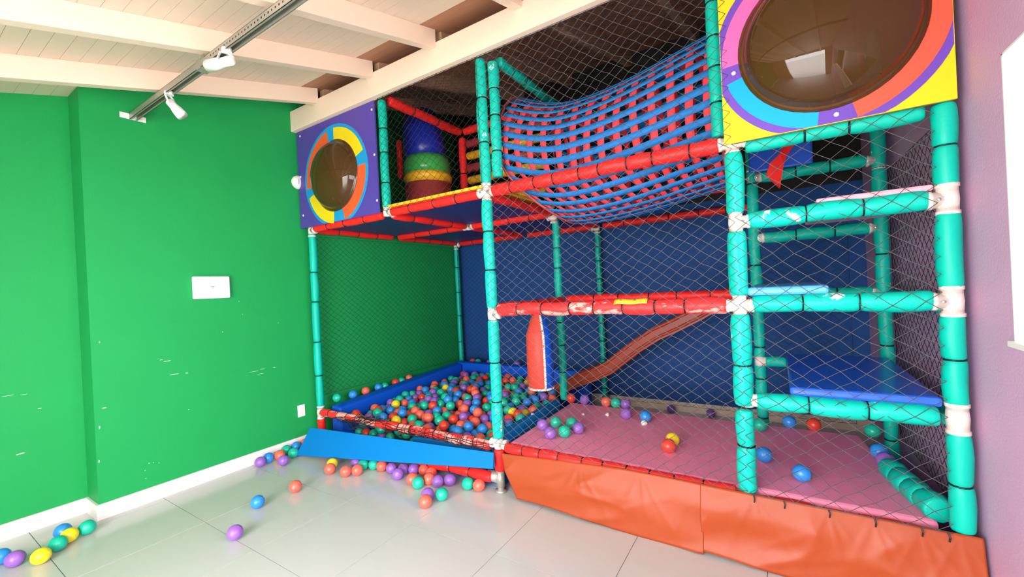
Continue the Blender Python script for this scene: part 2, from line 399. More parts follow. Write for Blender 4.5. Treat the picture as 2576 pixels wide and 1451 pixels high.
# clamps
E1, W1, N1, S1, U1, D1 = (1, 0, 0), (-1, 0, 0), (0, 1, 0), (0, -1, 0), (0, 0, 1), (0, 0, -1)
clamp((X1, YF, 1.845), (E1, W1, U1, D1)); clamp((X1, YF, 1.095), (E1, U1, D1)); clamp((X1, YF, .295), (E1, W1, U1))
clamp((X2, YF, 1.845), (E1, W1, D1)); clamp((X2, YF, 1.49), (E1, U1, D1)); clamp((X2, YF, 1.122), (E1, W1, U1, D1)); clamp((X2+.01, YF, .705), (E1,), l=.08)
clamp((X3, YF, 1.49), (W1, U1, D1), .030); clamp((X3, YF, 1.125), (W1, U1, D1), .030); clamp((X3, YF, .705), (U1, D1), .030)
clamp((XM, YF, 1.845), (E1, U1, N1)); clamp((X0, YF, .272), (E1, U1, D1)); clamp((X0, YF, 1.82), (E1, D1))
clamp((.50, YM, 1.49), (W1, U1, D1)); clamp((.50, YM, 1.12), (W1, U1, D1)); clamp((.50, YM, 1.87), (W1, U1, D1)); clamp((-.12, YM-.02, .705), (E1,), l=.07); clamp((-.12, YM, 1.49), (E1, U1)); clamp((-.12, YM, 1.875), (E1, U1))
clamp((-1.53, YM-.03, 1.815), (W1, D1)); clamp((-1.53, YK, 1.815), (W1, D1)); clamp((-3.385, YK, 1.815), (E1, D1)); clamp((XM, YM-.06, 1.83), (W1, E1))
# foot under the corner post
ft = MB(); ft.tube([(X1, YF, .0), (X1, YF, .012), (X1, YF, .013), (X1, YF, .03)], [.036, .036, .022, .02], 14)
ft.tube([(X1, YF, .03), (X1, YF, .13)], .026, 12).tube([(X1-.01, YF, .085), (X1-.09, YF, .085)], [.036, .034], 12)
ft.build('foot_clamp', mat('dull_steel', (178, 174, 164), .4, metal=.5, var=.2, vscale=20), frame, smooth=True)

# ------------------------------------------------------------------ decks and mats
def slab(name, x0, x1, y0, y1, z0, z1, mt, bev=.012, **k): return box(name, x0, x1, y0, y1, z0, z1, mt, bevel=bev, **k)
slab('deck_mat', XM+.03, X1+.01, YF-.02, YM-.09, ZD+.03, ZD+.052, M_yellow, .006, label='thin yellow mat edge lying on the red upper deck bars', cat='mat')
for nm, xa, xb, ya, yb_, lb in (('deck_board', X0-.05, XM-.03, YF+.03, YM-.09, 'navy underside of upper deck board behind the purple bubble panel'),
                            ('deck_board', XM+.03, X1-.05, YF+.03, YM-.09, 'navy underside of upper deck board beneath the yellow mat'),
                            ('deck_board', X0-.05, XM-.03, YM-.03, YK+.04, 'navy underside of upper deck board in the far green corner'),
                            ('deck_board', XM+.03, X1-.05, YM-.03, YK+.04, 'navy underside of upper deck board against the blue wall')):
    slab(nm, xa, xb, ya, yb_, ZD+.003, ZD+.028, M_navy, .004, label=lb, cat='deck')
# pink play mat
b = MB(); x0, x1, y0, y1 = X1+.055, .40, YF+.035, 3.10
b.add([(x0, y0, .22), (.47, y0, .22), (.36, y1, .22), (x0-.02, y1, .22), (x0, y0, .300), (.47, y0, .300), (.36, y1, .300), (x0-.02, y1, .300)],
      [(3, 2, 1, 0), (4, 5, 6, 7), (0, 1, 5, 4), (1, 2, 6, 5), (2, 3, 7, 6), (3, 0, 4, 7)])
b.build('play_mat', M_pink, bevel=.015, label='large pink vinyl floor mat behind the front net', cat='mat')
box('platform_base', X1+.04, .36, YF+.06, 3.06, .0, .215, mat('dark_base', (60, 44, 46), .8), label='dark base platform under the pink mat', cat='platform')
slab('tower_mat', .02, .485, YF-.005, 3.0, .738, .775, M_bluet, label='glossy royal blue mat on the lowest tower bar', cat='mat')
slab('tower_mat', -.12, .17, YF-.01, 2.95, 1.163, 1.2, M_bluel, label='light blue mat on the middle tower bar', cat='mat')
slab('tower_mat', .14, .485, YF-.01, 2.95, 1.527, 1.55, M_pinkl, .008, label='pale pink mat on the highest tower bar', cat='mat')
box('tower_pad', -.13, .2, 3.06, 3.085, 1.9, 2.3, M_bluet, bevel=.01, label='blue upright pad at the back of tower under big bubble panel', cat='pad')
# red strap hanging under the big panel
b = MB(); pts = [(.10, 2.6, 1.99), (.085, 2.6, 1.93), (.045, 2.59, 1.86), (.015, 2.6, 1.82), (.0, 2.6, 1.76), (.02, 2.6, 1.70)]
ws = [.02, .022, .014, .03, .034, .004]
v = []; f = []
for (p_, w) in zip(pts, ws): v += [(p_[0]-w, p_[1]-.01, p_[2]+.012), (p_[0]+w, p_[1]+.012, p_[2])]
f = [(2*i, 2*i+1, 2*i+3, 2*i+2) for i in range(len(pts)-1)]
b.add(v, f).build('red_strap', M_red, solid=.006, label='knotted red strap hanging in tower below big bubble panel', cat='strap')

# ------------------------------------------------------------------ bubble panels
def sector(cx, cz, y, ra, rb, a0, a1, clip=None, h=.0015):
    b = MB(); n = max(4, int(abs(a1-a0)/5)); v = []; f = []
    for i in range(n+1):
        a = math.radians(a0+(a1-a0)*i/n)
        for r in (ra, rb):
            x, z = cx+r*math.cos(a), cz+r*math.sin(a)
            if clip: x = min(max(x, clip[0]), clip[1]); z = min(max(z, clip[2]), clip[3])
            v += [(x, y-h, z), (x, y, z)]
    for i in range(n):
        o = 4*i; f += [(o, o+4, o+6, o+2), (o+2, o+6, o+7, o+3), (o, o+1, o+5, o+4)]
    f += [(0, 2, 3, 1), (4*n, 4*n+1, 4*n+3, 4*n+2)]
    return b.add(v, f)
def plate_hole(x0, x1, z0, z1, ya, yb_, cx, cz, R):
    n = 48; b = MB(); v = []; f = []
    for yy in (ya, yb_):
        for i in range(n):
            a = 2*math.pi*i/n; c, s_ = math.cos(a), math.sin(a)
            v.append((cx+R*c, yy, cz+R*s_))
            tx_ = ((x1-cx) if c > 0 else (x0-cx))/c if abs(c) > 1e-9 else 1e9
            tz_ = ((z1-cz) if s_ > 0 else (z0-cz))/s_ if abs(s_) > 1e-9 else 1e9
            k = min(tx_, tz_); v.append((cx+k*c, yy, cz+k*s_))
        v += [(x0, yy, z0), (x1, yy, z0), (x1, yy, z1), (x0, yy, z1)]
    m_ = 2*n+4
    def corner(i):
        a0, a1 = 2*math.pi*i/n, 2*math.pi*(i+1)/n
        for k, (px_, pz_) in enumerate(((x0, z0), (x1, z0), (x1, z1), (x0, z1))):
            a = math.atan2(pz_-cz, px_-cx) % (2*math.pi)
            if a0 < a < a1: return 2*n+k
    for s_ in (0, 1):
        for i in range(n):
            j = (i+1) % n; q = [2*i, 2*i+1]; c = corner(i)
            if c is not None: q.append(c)
            q += [2*j+1, 2*j]; q = [w+s_*m_ for w in q]
            f.append(tuple(q[::-1] if s_ else q))
    for i in range(n):
        j = (i+1) % n; f.append((2*i, 2*j, 2*j+m_, 2*i+m_))
    a = [2*n+k for k in range(4)]
    for k in range(4): f.append((a[k], a[(k+1) % 4], a[(k+1) % 4]+m_, a[k]+m_))
    return b.add(v, f)
def dome(c, R, depth, parent, y):
    prof = []
    for i in range(15):
        t_ = i/14; prof.append((R*math.cos(t_*math.pi/2)+1e-4, depth*math.sin(t_*math.pi/2)))
    prof = [(R+.02, -.001), (R+.02, .004), (R+.004, .008)]+prof[1:]
    return MB().lathe((c[0], y, c[1]), prof, 48, 'Y').build('bubble_dome', M_dome, parent, smooth=True, label='smoked brown clear dome')
PY = 2.068
# left purple panel
pl = empty('bubble_panel', (-2.925, PY, 1.84), label='purple square panel with brown bubble window and yellow and orange ring, left end', cat='panel')
cx, cz = -2.925, 2.205
plate_hole(-3.425, -2.43, 1.842, 2.662, PY, PY+.012, cx, cz, .262).build('panel_board', M_purple, pl)
sector(cx, cz, PY, .27, .402, 0, 360, (-3.42, -2.435, 1.845, 2.66), .001).build('ring_print', M_bluering, pl)
for nm, mt, a0, a1 in (('ring_wedge', M_yelw, 20, 88), ('ring_wedge', M_orw2, 102, 188), ('ring_wedge', M_yelw, 200, 264), ('ring_wedge', M_orw2, -74, 4)):
    sector(cx, cz, PY-.001, .272, .375, a0, a1, None, .001).build(nm, mt, pl)
dome((cx, cz), .262, .13, pl, PY-.001)
for (x, z) in ((-3.37, 2.62), (-2.455, 2.60), (-3.38, 1.95), (-2.445, 1.935), (-2.45, 2.27), (-3.39, 2.28)):
    MB().lathe((x, PY, z), [(.001, .004), (.007, .003), (.009, 0)], 8, 'Y').build('screw', M_plate, pl)
# right yellow panel
pr = empty('bubble_panel', (.185, PY, 1.83), label='yellow square panel with large brown bubble window and pink, cyan and coral ring, upper right', cat='panel')
cx, cz = .192, 2.185
CL = (-.175, .545, 1.832, 2.545)
plate_hole(-.177, .547, 1.83, 2.547, PY, PY+.012, cx, cz, .282).build('panel_board', M_yboard, pr)
sector(cx, cz, PY, .29, .392, 0, 360, CL, .001).build('ring_print', M_violet, pr)
for mt, a0, a1 in ((M_pinkw, 105, 184), (M_cyanw, 196, 264), (M_orw, 284, 377), (M_cyanw, 30, 92)):
    sector(cx, cz, PY-.001, .292, .362, a0, a1, CL, .001).build('ring_wedge', mt, pr)
dome((cx, cz), .282, .14, pr, PY-.001)
for a in (190, 274, 23, 98):
    MB().lathe((cx+.325*math.cos(math.radians(a)), PY-.001, cz+.325*math.sin(math.radians(a))), [(.001, .005), (.007, .004), (.009, 0)], 8, 'Y').build('screw', M_plate, pr)

# ------------------------------------------------------------------ woven webbing tunnel
web = empty('webbing_tunnel', (-.81, 2.56, 1.66), label='sagging crawl tunnel woven from blue and red straps between the front posts', cat='tunnel')
WX0, WX1 = -1.43, -.20
def wpt(u, th, off=0.0):
    xs = WX0+.30*max(0.0, (-math.sin(th)-.35)/.65)**1.3
    x = xs+(WX1-xs)*u; w_ = (x-WX0)/(WX1-WX0)
    s_ = (math.sin(math.pi/2*w_/.36) if w_ < .36 else math.cos(math.pi/2*(w_-.36)/.64)**1.15) if 0 <= w_ <= 1 else 0
    zc = 2.15-.12*s_; ry = .39; rz = .40-.02*s_
    rz_ = rz+off; ry_ = ry+off
    return Vector((x, 2.57+ry_*math.cos(th), zc+rz_*math.sin(th)))
NB = 36
for k in range(NB):
    t0 = 2*math.pi*k/NB; w = .0178/.39
    jit = rnd.uniform(-.012, .012)
    b = MB().grid(lambda u, v: wpt(u, t0+jit*math.sin(u*7+k)+(v-.5)*2*w, .005), 22, 2)
    b.build('blue_strap', M_sb, web, smooth=True, solid=.003)
NR = 14
for k in range(NR):
    uc = (k+.5)/NR; hw = .0185/(WX1-WX0)
    b = MB().grid(lambda u, v: wpt(uc+(v-.5)*2*hw+.006*math.sin(u*19+k), u*2*math.pi, 0), 48, 2)
    b.build('red_strap', M_sr, web, smooth=True, solid=.003)
for u in (0.0, 1.0):
    MB().tube([wpt(u, 2*math.pi*i/40, .004) for i in range(41)], .009, 6).build('rim_cord', M_redd, web, smooth=True)

# ------------------------------------------------------------------ nets
def net(name, P, nu, nv, r, mt, label, jit=.15, sides=True):
    rg = random.Random(hash(label) % 1000 if 0 else len(label)*7)
    b = MB(); g = {}
    for j in range(nv+1):
        for i in range(nu+1):
            if (i+j) % 2 == 0:
                edge = i in (0, nu) or j in (0, nv)
                du = 0 if edge else rg.uniform(-jit, jit); dv = 0 if edge else rg.uniform(-jit, jit)
                g[(i, j)] = Vector(P((i+du)/nu, (j+dv)/nv))
    vs_ = []; fs = []
    for (i, j), p in g.items():
        for di in (-1, 1):
            q = g.get((i+di, j+1))
            if q is None: continue
            t_ = (q-p).normalized(); a = t_.orthogonal().normalized(); c = t_.cross(a); o = len(vs_)
            for e in (p, q):
                for k in range(3):
                    an = 2*math.pi*k/3; vs_.append(e+(a*math.cos(an)+c*math.sin(an))*r)
            for k in range(3): fs.append((o+k, o+(k+1) % 3, o+3+(k+1) % 3, o+3+k))
    b.add(vs_, fs)
    k = len(b.v)
    border = [P(0, 0), P(1, 0), P(1, 1), P(0, 1), P(0, 0)]
    for k_, (a, c) in enumerate(zip(border[:-1], border[1:])):
        if not sides and k_ in (1, 3): continue
        b.tube([a, c], r*1.05, 5)
    return b.build(name, mt, label=label, cat='net', smooth=True)
def rect(o, du, dv, sag=None):
    o, du, dv = Vector(o), Vector(du), Vector(dv)
    def P(u, v):
        p = o+du*u+dv*v
        if sag:
            p = p+Vector(sag)*(math.sin(math.pi*u)*math.sin(math.pi*v)*(1+.3*math.sin(9*u+5*v)))
        return p
    return P
YNET = YF-.045
net('safety_net', rect((X1, YNET, .315), (X2-X1, 0, 0), (0, 0, 2.345), (0, .012, -.03)), 38, 88, .0013, M_net, 'tall grey diamond safety net across the middle bay in front of the webbing tunnel', sides=False)
net('safety_net', rect((X2, YNET, .305), (X3-.035-X2, 0, 0), (0, 0, 1.52), (0, .012, -.02)), 15, 48, .0014, M_net, 'grey diamond safety net across the teal tower bay below big bubble panel', sides=False)
net('safety_net', rect((XM, YNET, 1.85), (X1-XM, 0, 0), (0, 0, .81)), 28, 32, .0012, M_netk, 'black safety net beside purple panel over the yellow deck edge')
net('safety_net', rect((-3.375, YF+.04, .40), (0, YK-YF-.1, 0), (0, 0, 1.38), (.05, 0, 0)), 60, 56, .0013, M_netf, 'dark net stretched along the green wall behind the ball pit')
net('safety_net', rect((-3.34, YK-.04, .42), (1.78, 0, 0), (0, 0, 1.36)), 50, 52, .0013, M_netk, 'dark net over the blue wall behind the ball pit')
net('safety_net', rect((-1.5, YK-.04, .1), (1.95, 0, 0), (0, 0, 1.68)), 54, 60, .0013, M_netk, 'dark net over the blue wall behind the orange slide')
net('safety_net', rect((.545, YF+.05, .31), (0, 1.0, 0), (0, 0, 1.5)), 30, 52, .0013, M_netk, 'dark net against the lilac wall beside the tower')
net('safety_net', rect((XM, YF+.03, 2.70), (2.18, 0, 0), (0, 1.9, .3)), 60, 50, .0010, M_netk, 'dark net stretched overhead below the brown roof boards')

# ------------------------------------------------------------------ upper deck toys
pc = empty('padded_column', (-2.60, 2.78, 1.875), label='padded blue, green and yellow column standing on upper deck behind net', cat='column')
c = (-2.60, 2.78)
MB().lathe((c[0], c[1], 0), [(.001, 1.876), (.2, 1.876), (.205, 1.95), (.2, 2.2), (.001, 2.21)], 24).build('red_base', M_redd, pc, smooth=True)
MB().lathe((c[0], c[1], 0), [(.001, 2.17), (.13, 2.175), (.205, 2.225), (.215, 2.255), (.2, 2.285), (.001, 2.285)], 24).build('yellow_collar', M_yellow, pc, smooth=True)
MB().lathe((c[0], c[1], 0), [(.001, 2.28), (.2, 2.285), (.205, 2.34), (.2, 2.40), (.175, 2.44), (.001, 2.45)], 24).build('green_drum', M_grn, pc, smooth=True)
MB().tube([(c[0]-.01, c[1], 2.42), (c[0]-.02, c[1], 2.52), (c[0]-.06, c[1]+.02, 2.66), (c[0]-.10, c[1]+.05, 2.84)], [.17, .185, .175, .15], 24).build('blue_top', M_blued, pc, smooth=True)
MB().box(c[0]-.235, c[0]-.2, c[1]-.14, c[1]-.1, 2.28, 2.62).build('red_strip', M_red, pc, bevel=.008)
for k in range(6):
    z = 2.02+.11*k; mt, nm = ((M_yellow, 'yellow'), (M_redd, 'red'))[k % 2]
    b = MB(); b.tube([(-2.33, 3.03, z), (-2.325, 3.03, z), (-1.56, 3.03, z), (-1.555, 3.03, z)], [.02, .036, .036, .02], 12)
    b.build('foam_roller', mt, smooth=True, label='%s foam roller behind black net, number %s from the deck' % (nm, ('one', 'two', 'three', 'four', 'five', 'six')[k]), cat='roller', group='foam rollers on the upper deck')

# ------------------------------------------------------------------ slide
SY0, SY1 = 3.42, 3.80
path = [(-.25, 1.20), (-.40, 1.11), (-.55, 1.02), (-.711, .935), (-.87, .86), (-1.03, .755), (-1.16, .655), (-1.277, .56), (-1.40, .50), (-1.537, .448), (-1.65, .395), (-1.738, .343), (-1.85, .28), (-1.93, .22), (-1.97, .15)]
sl = empty('slide', (-1.1, 3.6, .06), label='orange plastic slide descending from mid level into the ball pit', cat='slide')
def off(i, d):
    a = path[max(0, i-1)]; c_ = path[min(len(path)-1, i+1)]; tx_, tz_ = c_[0]-a[0], c_[1]-a[1]; l = math.hypot(tx_, tz_)
    nx, nz = -tz_/l, tx_/l
    if nz < 0: nx, nz = -nx, -nz
    return (path[i][0]+nx*d, path[i][1]+nz*d)
for yy in (SY0, SY1):
    b = MB(); v = []; f = []; n = len(path)
    for i in range(n):
        for (d, dy) in ((0, -.006), (0, .006), (-.095, .006), (-.095, -.006)):
            x, z = off(i, d); v.append((x, yy+dy, z))
    for i in range(n-1):
        for k in range(4): f.append((4*i+k, 4*i+(k+1) % 4, 4*i+4+(k+1) % 4, 4*i+4+k))
    f += [(3, 2, 1, 0), tuple(4*(n-1)+k for k in range(4))]
    b.add(v, f).build('side_wall', M_slide, sl, smooth=False)
    MB().tube([(off(i, 0)[0], yy, off(i, 0)[1]) for i in range(n)], .016, 8).build('rail_rim', M_slide, sl, smooth=True)
    MB().tube([(off(i, -.07)[0], yy+(-.004 if yy == SY0 else .004), off(i, -.07)[1]) for i in range(n)], .013, 8).build('side_rib', M_slide, sl, smooth=True)
b = MB(); v = []; f = []
for i in range(len(path)):
    x, z = off(i, -.09)
    for yy in (SY0, SY1): v.append((x, yy, z))
f = [(2*i, 2*i+1, 2*i+3, 2*i+2) for i in range(len(path)-1)]
b.add(v, f).build('slide_bed', M_slide, sl, smooth=True, solid=.01)

# ------------------------------------------------------------------ punching bag
bp = at(1358, 890, 'Y', 2.66); BX, BY = bp.x, 2.66
z0 = at(1355, 976, 'Y', 2.66).z; z1 = 1.06
bag = empty('punching_bag', (BX, BY, z0), label='hanging red and blue punching bag with white seam above the pit edge', cat='punching bag')
RB = .094
prof = [(.03, z0), (RB*.9, z0+.004), (RB, z0+.03), (RB*1.03, z0+.2), (RB*.99, z0+.4), (RB*.85, z1-.12), (RB*.6, z1-.04), (RB*.3, z1)]
aR0, aR1 = math.radians(160), math.radians(318)
MB().lathe((BX, BY, 0), prof, 18, a0=aR0, a1=aR1).build('red_half', mat('coral_red_vinyl', (240, 78, 62), .45, bump=.1, bscale=20, spec=.25), bag, smooth=True)
MB().lathe((BX, BY, 0), prof, 18, a0=aR1, a1=aR0+2*math.pi).build('blue_half', M_bluep, bag, smooth=True)
for a in (aR0, aR1):
    MB().tube([(BX+r*1.01*math.cos(a), BY+r*1.01*math.sin(a), h) for (r, h) in prof[1:]], .009, 6).build('seam_trim', M_trim, bag, smooth=True)
MB().tube([(BX+RB*.93*math.cos(2*math.pi*i/24), BY+RB*.93*math.sin(2*math.pi*i/24), z0+.008) for i in range(25)], .009, 6).build('bottom_trim', M_trim, bag, smooth=True)
MB().tube([(BX, BY, z1-.02), (BX, BY, 1.11)], .006, 6).build('hanging_cord', M_tie, bag)
ybar(BX, YF, YM, 1.13, M_red, .028)

# ------------------------------------------------------------------ ball pit
b = MB(); b.grid(lambda u, v: (-3.30+.0*u, 2.16+1.72*v, 0), 1, 1)
def wedge(name, pts, mt, label, cat, bev=.02):
    b = MB(); b.add(pts, [(3, 2, 1, 0), (4, 5, 6, 7), (0, 1, 5, 4), (1, 2, 6, 5), (2, 3, 7, 6), (3, 0, 4, 7)])
    return b.build(name, mt, bevel=bev, label=label, cat=cat)
wedge('pit_pad', [(-3.265, 2.16, 0), (-3.145, 2.16, 0), (-3.145, 3.78, 0), (-3.265, 3.78, 0), (-3.265, 2.16, .325), (-3.145, 2.16, .315), (-3.145, 3.78, .40), (-3.265, 3.78, .41)], M_bluep, 'long blue foam wall pad of the ball pit along the green wall', 'pad')
wedge('pit_pad', [(-3.28, 3.79, 0), (-1.62, 3.83, 0), (-1.62, 3.95, 0), (-3.28, 3.91, 0), (-3.28, 3.79, .41), (-1.62, 3.83, .39), (-1.62, 3.95, .39), (-3.28, 3.91, .41)], M_bluep, 'blue foam wall pad at the back of the ball pit', 'pad')
wedge('pit_pad', [(-1.60, 2.17, 0), (-1.515, 2.17, 0), (-1.545, 3.07, 0), (-1.63, 3.07, 0), (-1.60, 2.17, .305), (-1.515, 2.17, .312), (-1.545, 3.07, .312), (-1.63, 3.07, .305)], M_blueb, 'blue pad strip between the ball pit and the pink mat', 'pad', .01)
wedge('pit_pad', [(-2.3, 2.155, 0), (-1.61, 2.155, 0), (-1.61, 2.2, 0), (-2.3, 2.2, 0), (-2.3, 2.155, .20), (-1.61, 2.155, .26), (-1.61, 2.2, .26), (-2.3, 2.2, .20)], M_blueb, 'low blue pad behind the worn red front bar of the ball pit', 'pad', .01)
RBALL = .038
def ball_mesh(r, n=18, k=12):
    prof = []
    for i in range(k+1):
        t_ = -math.pi/2+math.pi*i/k; prof.append((max(1e-4, r*math.cos(t_)), r*math.sin(t_)))
    prof = prof[:k//2]+[(r*.998, -r*.05), (r*1.012, -r*.012), (r*1.012, r*.012), (r*.998, r*.05)]+prof[k//2+1:]
    return MB().lathe((0, 0, 0), prof, n)
bmd = {}
for k_, mt in M_ball.items():
    mb = ball_mesh(RBALL); me = bpy.data.meshes.new(k_+'_ball'); me.from_pydata(mb.v, [], mb.f); me.materials.append(mt)
    me.polygons.foreach_set('use_smooth', [True]*len(me.polygons)); bmd[k_] = me
def ball(c, p, label, group):
    o = link('plastic_ball', bmd[c], p, None, label=label, cat='ball', group=group)
    o.rotation_euler = (rnd.uniform(0, 6), rnd.uniform(0, 6), rnd.uniform(0, 6)); return o
rg = np.random.RandomState(3)
px0, px1, py0, py1 = -3.10, -1.665, 2.235, 3.76
def base_z(x, y): return .06+.05*(y-py0)/(py1-py0)+.05*np.exp(-((x+2.35)**2/.25+(y-2.9)**2/.3))
P = np.zeros((0, 3))
for it in range(1000):
    cand = np.stack([rg.uniform(px0, px1, 10), rg.uniform(py0, py1, 10)], 1)
    best = None
    for (x, y) in cand:
        if x > -2.06 and y > 3.33: continue
        z = base_z(x, y)+RBALL
        if len(P):
            d2 = (P[:, 0]-x)**2+(P[:, 1]-y)**2; mk = d2 < (2*RBALL)**2
            if mk.any(): z = max(z, float((P[mk, 2]+np.sqrt((2*RBALL)**2-d2[mk])).max()))
        h = z-base_z(x, y)
        if best is None or h < best[0]: best = (h, x, y, z)
    if best is None or best[0] > .2: continue
    P = np.vstack([P, best[1:]])
wcol = ['coral']*22+['teal']*28+['blue']*21+['purple']*20+['yellow']*4+['red']*9
cols = [wcol[rg.randint(len(wcol))] for _ in P]
top = []
for i, p in enumerate(P):
    d2 = (P[:, 0]-p[0])**2+(P[:, 1]-p[1])**2
    cover = ((d2 < (1.3*RBALL)**2) & (P[:, 2] > p[2]+.02)).sum()
    top.append((cover > 0, math.hypot(p[0], p[1]), i))
top.sort(); chosen = set(i for (_, _, i) in top[:225])
for i in chosen:
    fx, fy = (P[i][0]-px0)/(px1-px0), (P[i][1]-py0)/(py1-py0)
    where = (('close behind the worn end of the front bar' if fx < .3 else 'close behind the middle of the front bar' if fx < .65 else 'close behind the front bar beside the corner post') if fy < .16 else 'next to the long blue pad' if fx < .16 else 'next to the blue strip of the pink mat' if fx > .84 else
             'near the back pad' if fy > .8 else ('left of the middle of the heap, nearer half' if fy < .48 else 'left of the middle of the heap, farther half') if fx < .38 else ('right of the middle of the heap, nearer half' if fy < .48 else 'right of the middle of the heap, farther half') if fx > .62 else 'in the nearer middle of the heap' if fy < .48 else 'in the farther middle of the heap')
    ball(cols[i], P[i], '%s plastic ball in the ball pit %s' % (cols[i], where), '%s pit balls %s' % (cols[i], where))
rest = [i for i in range(len(P)) if i not in chosen]
names = list(M_ball); pile = MB(); lo = ball_mesh(RBALL, 12, 8)
for i in rest:
    pile.add([(v[0]+P[i][0], v[1]+P[i][1], v[2]+P[i][2]) for v in lo.v], lo.f, names.index(cols[i]))
pile.build('ball_pile', [M_ball[k_] for k_ in names], smooth=True, label='deep heap of mixed plastic balls filling the ball pit', cat='ball pile', kind='stuff')
# balls caught between the pit pad and the green wall
for (px_, py_, c_, lb) in ((848, 1000, 'teal', 'teal ball behind the near end of the long pit pad'), (888, 992, 'blue', 'blue ball behind long pit pad, second from the front post'),
        (920, 983, 'coral', 'coral ball behind long pit pad, third from the front post'), (952, 974, 'blue', 'blue ball behind long pit pad, fourth from the front post'), (968, 971, 'teal', 'teal ball behind long pit pad, fifth from the front post'),
        (995, 962, 'red', 'red ball behind long pit pad, sixth from the front post'), (1010, 958, 'teal', 'teal ball behind long pit pad, seventh from the front post'), (1029, 951, 'coral', 'coral ball behind long pit pad, eighth from the front post')):
    p = at(px_, py_, 'X', -3.318); ball(c_, p, lb, 'balls behind the long pit pad')
for k, (px_, c_, lb) in enumerate(((1190, 'red', 'dark red ball behind the back pit pad nearest the corner'), (1200, 'teal', 'teal ball behind the back pit pad'), (1225, 'purple', 'purple ball behind back pit pad beside corner post'), (1290, 'purple', 'purple ball behind back pit pad near punching bag'))):
    p = at(px_, 912, 'Y', 3.99); ball(c_, (p.x+.02*k, 3.985, .385), lb, 'balls behind the back pit pad')
FB = [(2, 1400, 'blue', 'blue ball cut by the left edge of the photo'), (38, 1405, 'purple', 'dark purple ball at the lower left corner'), (103, 1398, 'yellow', 'yellow ball lowest in the left group near the white baseboard'),
 (147, 1366, 'teal', 'teal ball between the two yellow balls on the left'), (158, 1335, 'blue', 'blue ball behind a yellow ball near the wall step'), (178, 1345, 'yellow', 'upper yellow ball near the wall step'), (215, 1328, 'teal', 'teal ball nearest the step of the green wall'),
 (591, 1339, 'purple', 'lone purple ball on the open tile floor'), (648, 1262, 'blue', 'lone bright blue ball on the open tile floor'), (743, 1223, 'coral', 'lone coral ball on the open floor in front of blue ramp mat'),
 (656, 1161, 'purple', 'purple ball leftmost in the cluster by the baseboard'), (677, 1151, 'blue', 'blue ball in the cluster by the baseboard beside a purple one'), (701, 1145, 'coral', 'coral ball in the middle of the cluster by the baseboard'),
 (713, 1158, 'purple', 'purple ball in front of the coral one in the baseboard cluster'), (719, 1131, 'teal', 'teal ball at the back of the baseboard cluster'), (738, 1139, 'teal', 'front teal ball touching corner of blue ramp mat'),
 (733, 1119, 'blue', 'blue ball tight against the baseboard next to ramp mat'), (758, 1112, 'coral', 'coral ball wedged between baseboard and blue ramp mat'),
 (836, 1166, 'yellow', 'yellow ball at the lower edge of blue ramp mat'), (830, 1179, 'coral', 'coral ball in front of the yellow ball by ramp mat'), (870, 1185, 'coral', 'left one of two coral balls side by side before ramp mat'), (898, 1182, 'coral', 'right one of two coral balls side by side before ramp mat'),
 (900, 1164, 'purple', 'purple ball half under the ramp mat edge'), (918, 1167, 'teal', 'left teal ball peeking from under ramp mat'), (936, 1168, 'teal', 'right teal ball peeking from under ramp mat'), (957, 1171, 'coral', 'coral ball peeking from under ramp mat'),
 (985, 1177, 'purple', 'purple ball left of three purple balls under ramp mat'), (1001, 1192, 'purple', 'purple ball foremost of three under ramp mat'), (1021, 1179, 'purple', 'purple ball hindmost of three under ramp mat'), (1043, 1180, 'purple', 'purple ball beside lower red bar under ramp mat'),
 (1062, 1182, 'coral', 'coral ball under ramp mat touching lower red bar'), (1081, 1187, 'coral', 'coral ball at the red bar right of another coral ball'), (1037, 1204, 'coral', 'coral ball partly behind a teal ball'), (1052, 1214, 'teal', 'teal ball in front of coral balls in the middle cluster'),
 (1080, 1204, 'coral', 'coral ball between teal and purple in the middle cluster'), (1102, 1210, 'purple', 'purple ball in middle cluster, left of a pair'), (1130, 1207, 'purple', 'purple ball at right end of the middle cluster'),
 (1178, 1216, 'teal', 'teal ball of the pair near the corner post foot'), (1204, 1220, 'coral', 'coral ball of the pair near the corner post foot'), (1076, 1243, 'purple', 'purple ball behind the foremost coral ball'), (1070, 1261, 'coral', 'foremost coral ball on the floor near middle'), (1112, 1243, 'teal', 'lone teal ball beside foremost coral ball'),
 (905, 1120, 'red', None), (930, 1125, 'blue', None)]
FP = [list(at(a, b_, 'Z', RBALL)) for (a, b_, _, l) in FB if l]; FB = [q for q in FB if q[3]]
FP = np.array(FP)
for it in range(200):
    for i in range(len(FP)):
        for j in range(i):
            d = FP[i, :2]-FP[j, :2]; l = np.hypot(*d)
            if l < 2.03*RBALL:
                s_ = (2.035*RBALL-l)/2*d/max(l, 1e-5); FP[i, :2] += s_; FP[j, :2] -= s_
    FP[:, 0] = np.maximum(FP[:, 0], np.where(FP[:, 1] > .74, XL, XLR)+.012+RBALL)
for (a, b_, c_, lb), p in zip(FB, FP): ball(c_, p, lb, 'balls scattered on the tile floor')
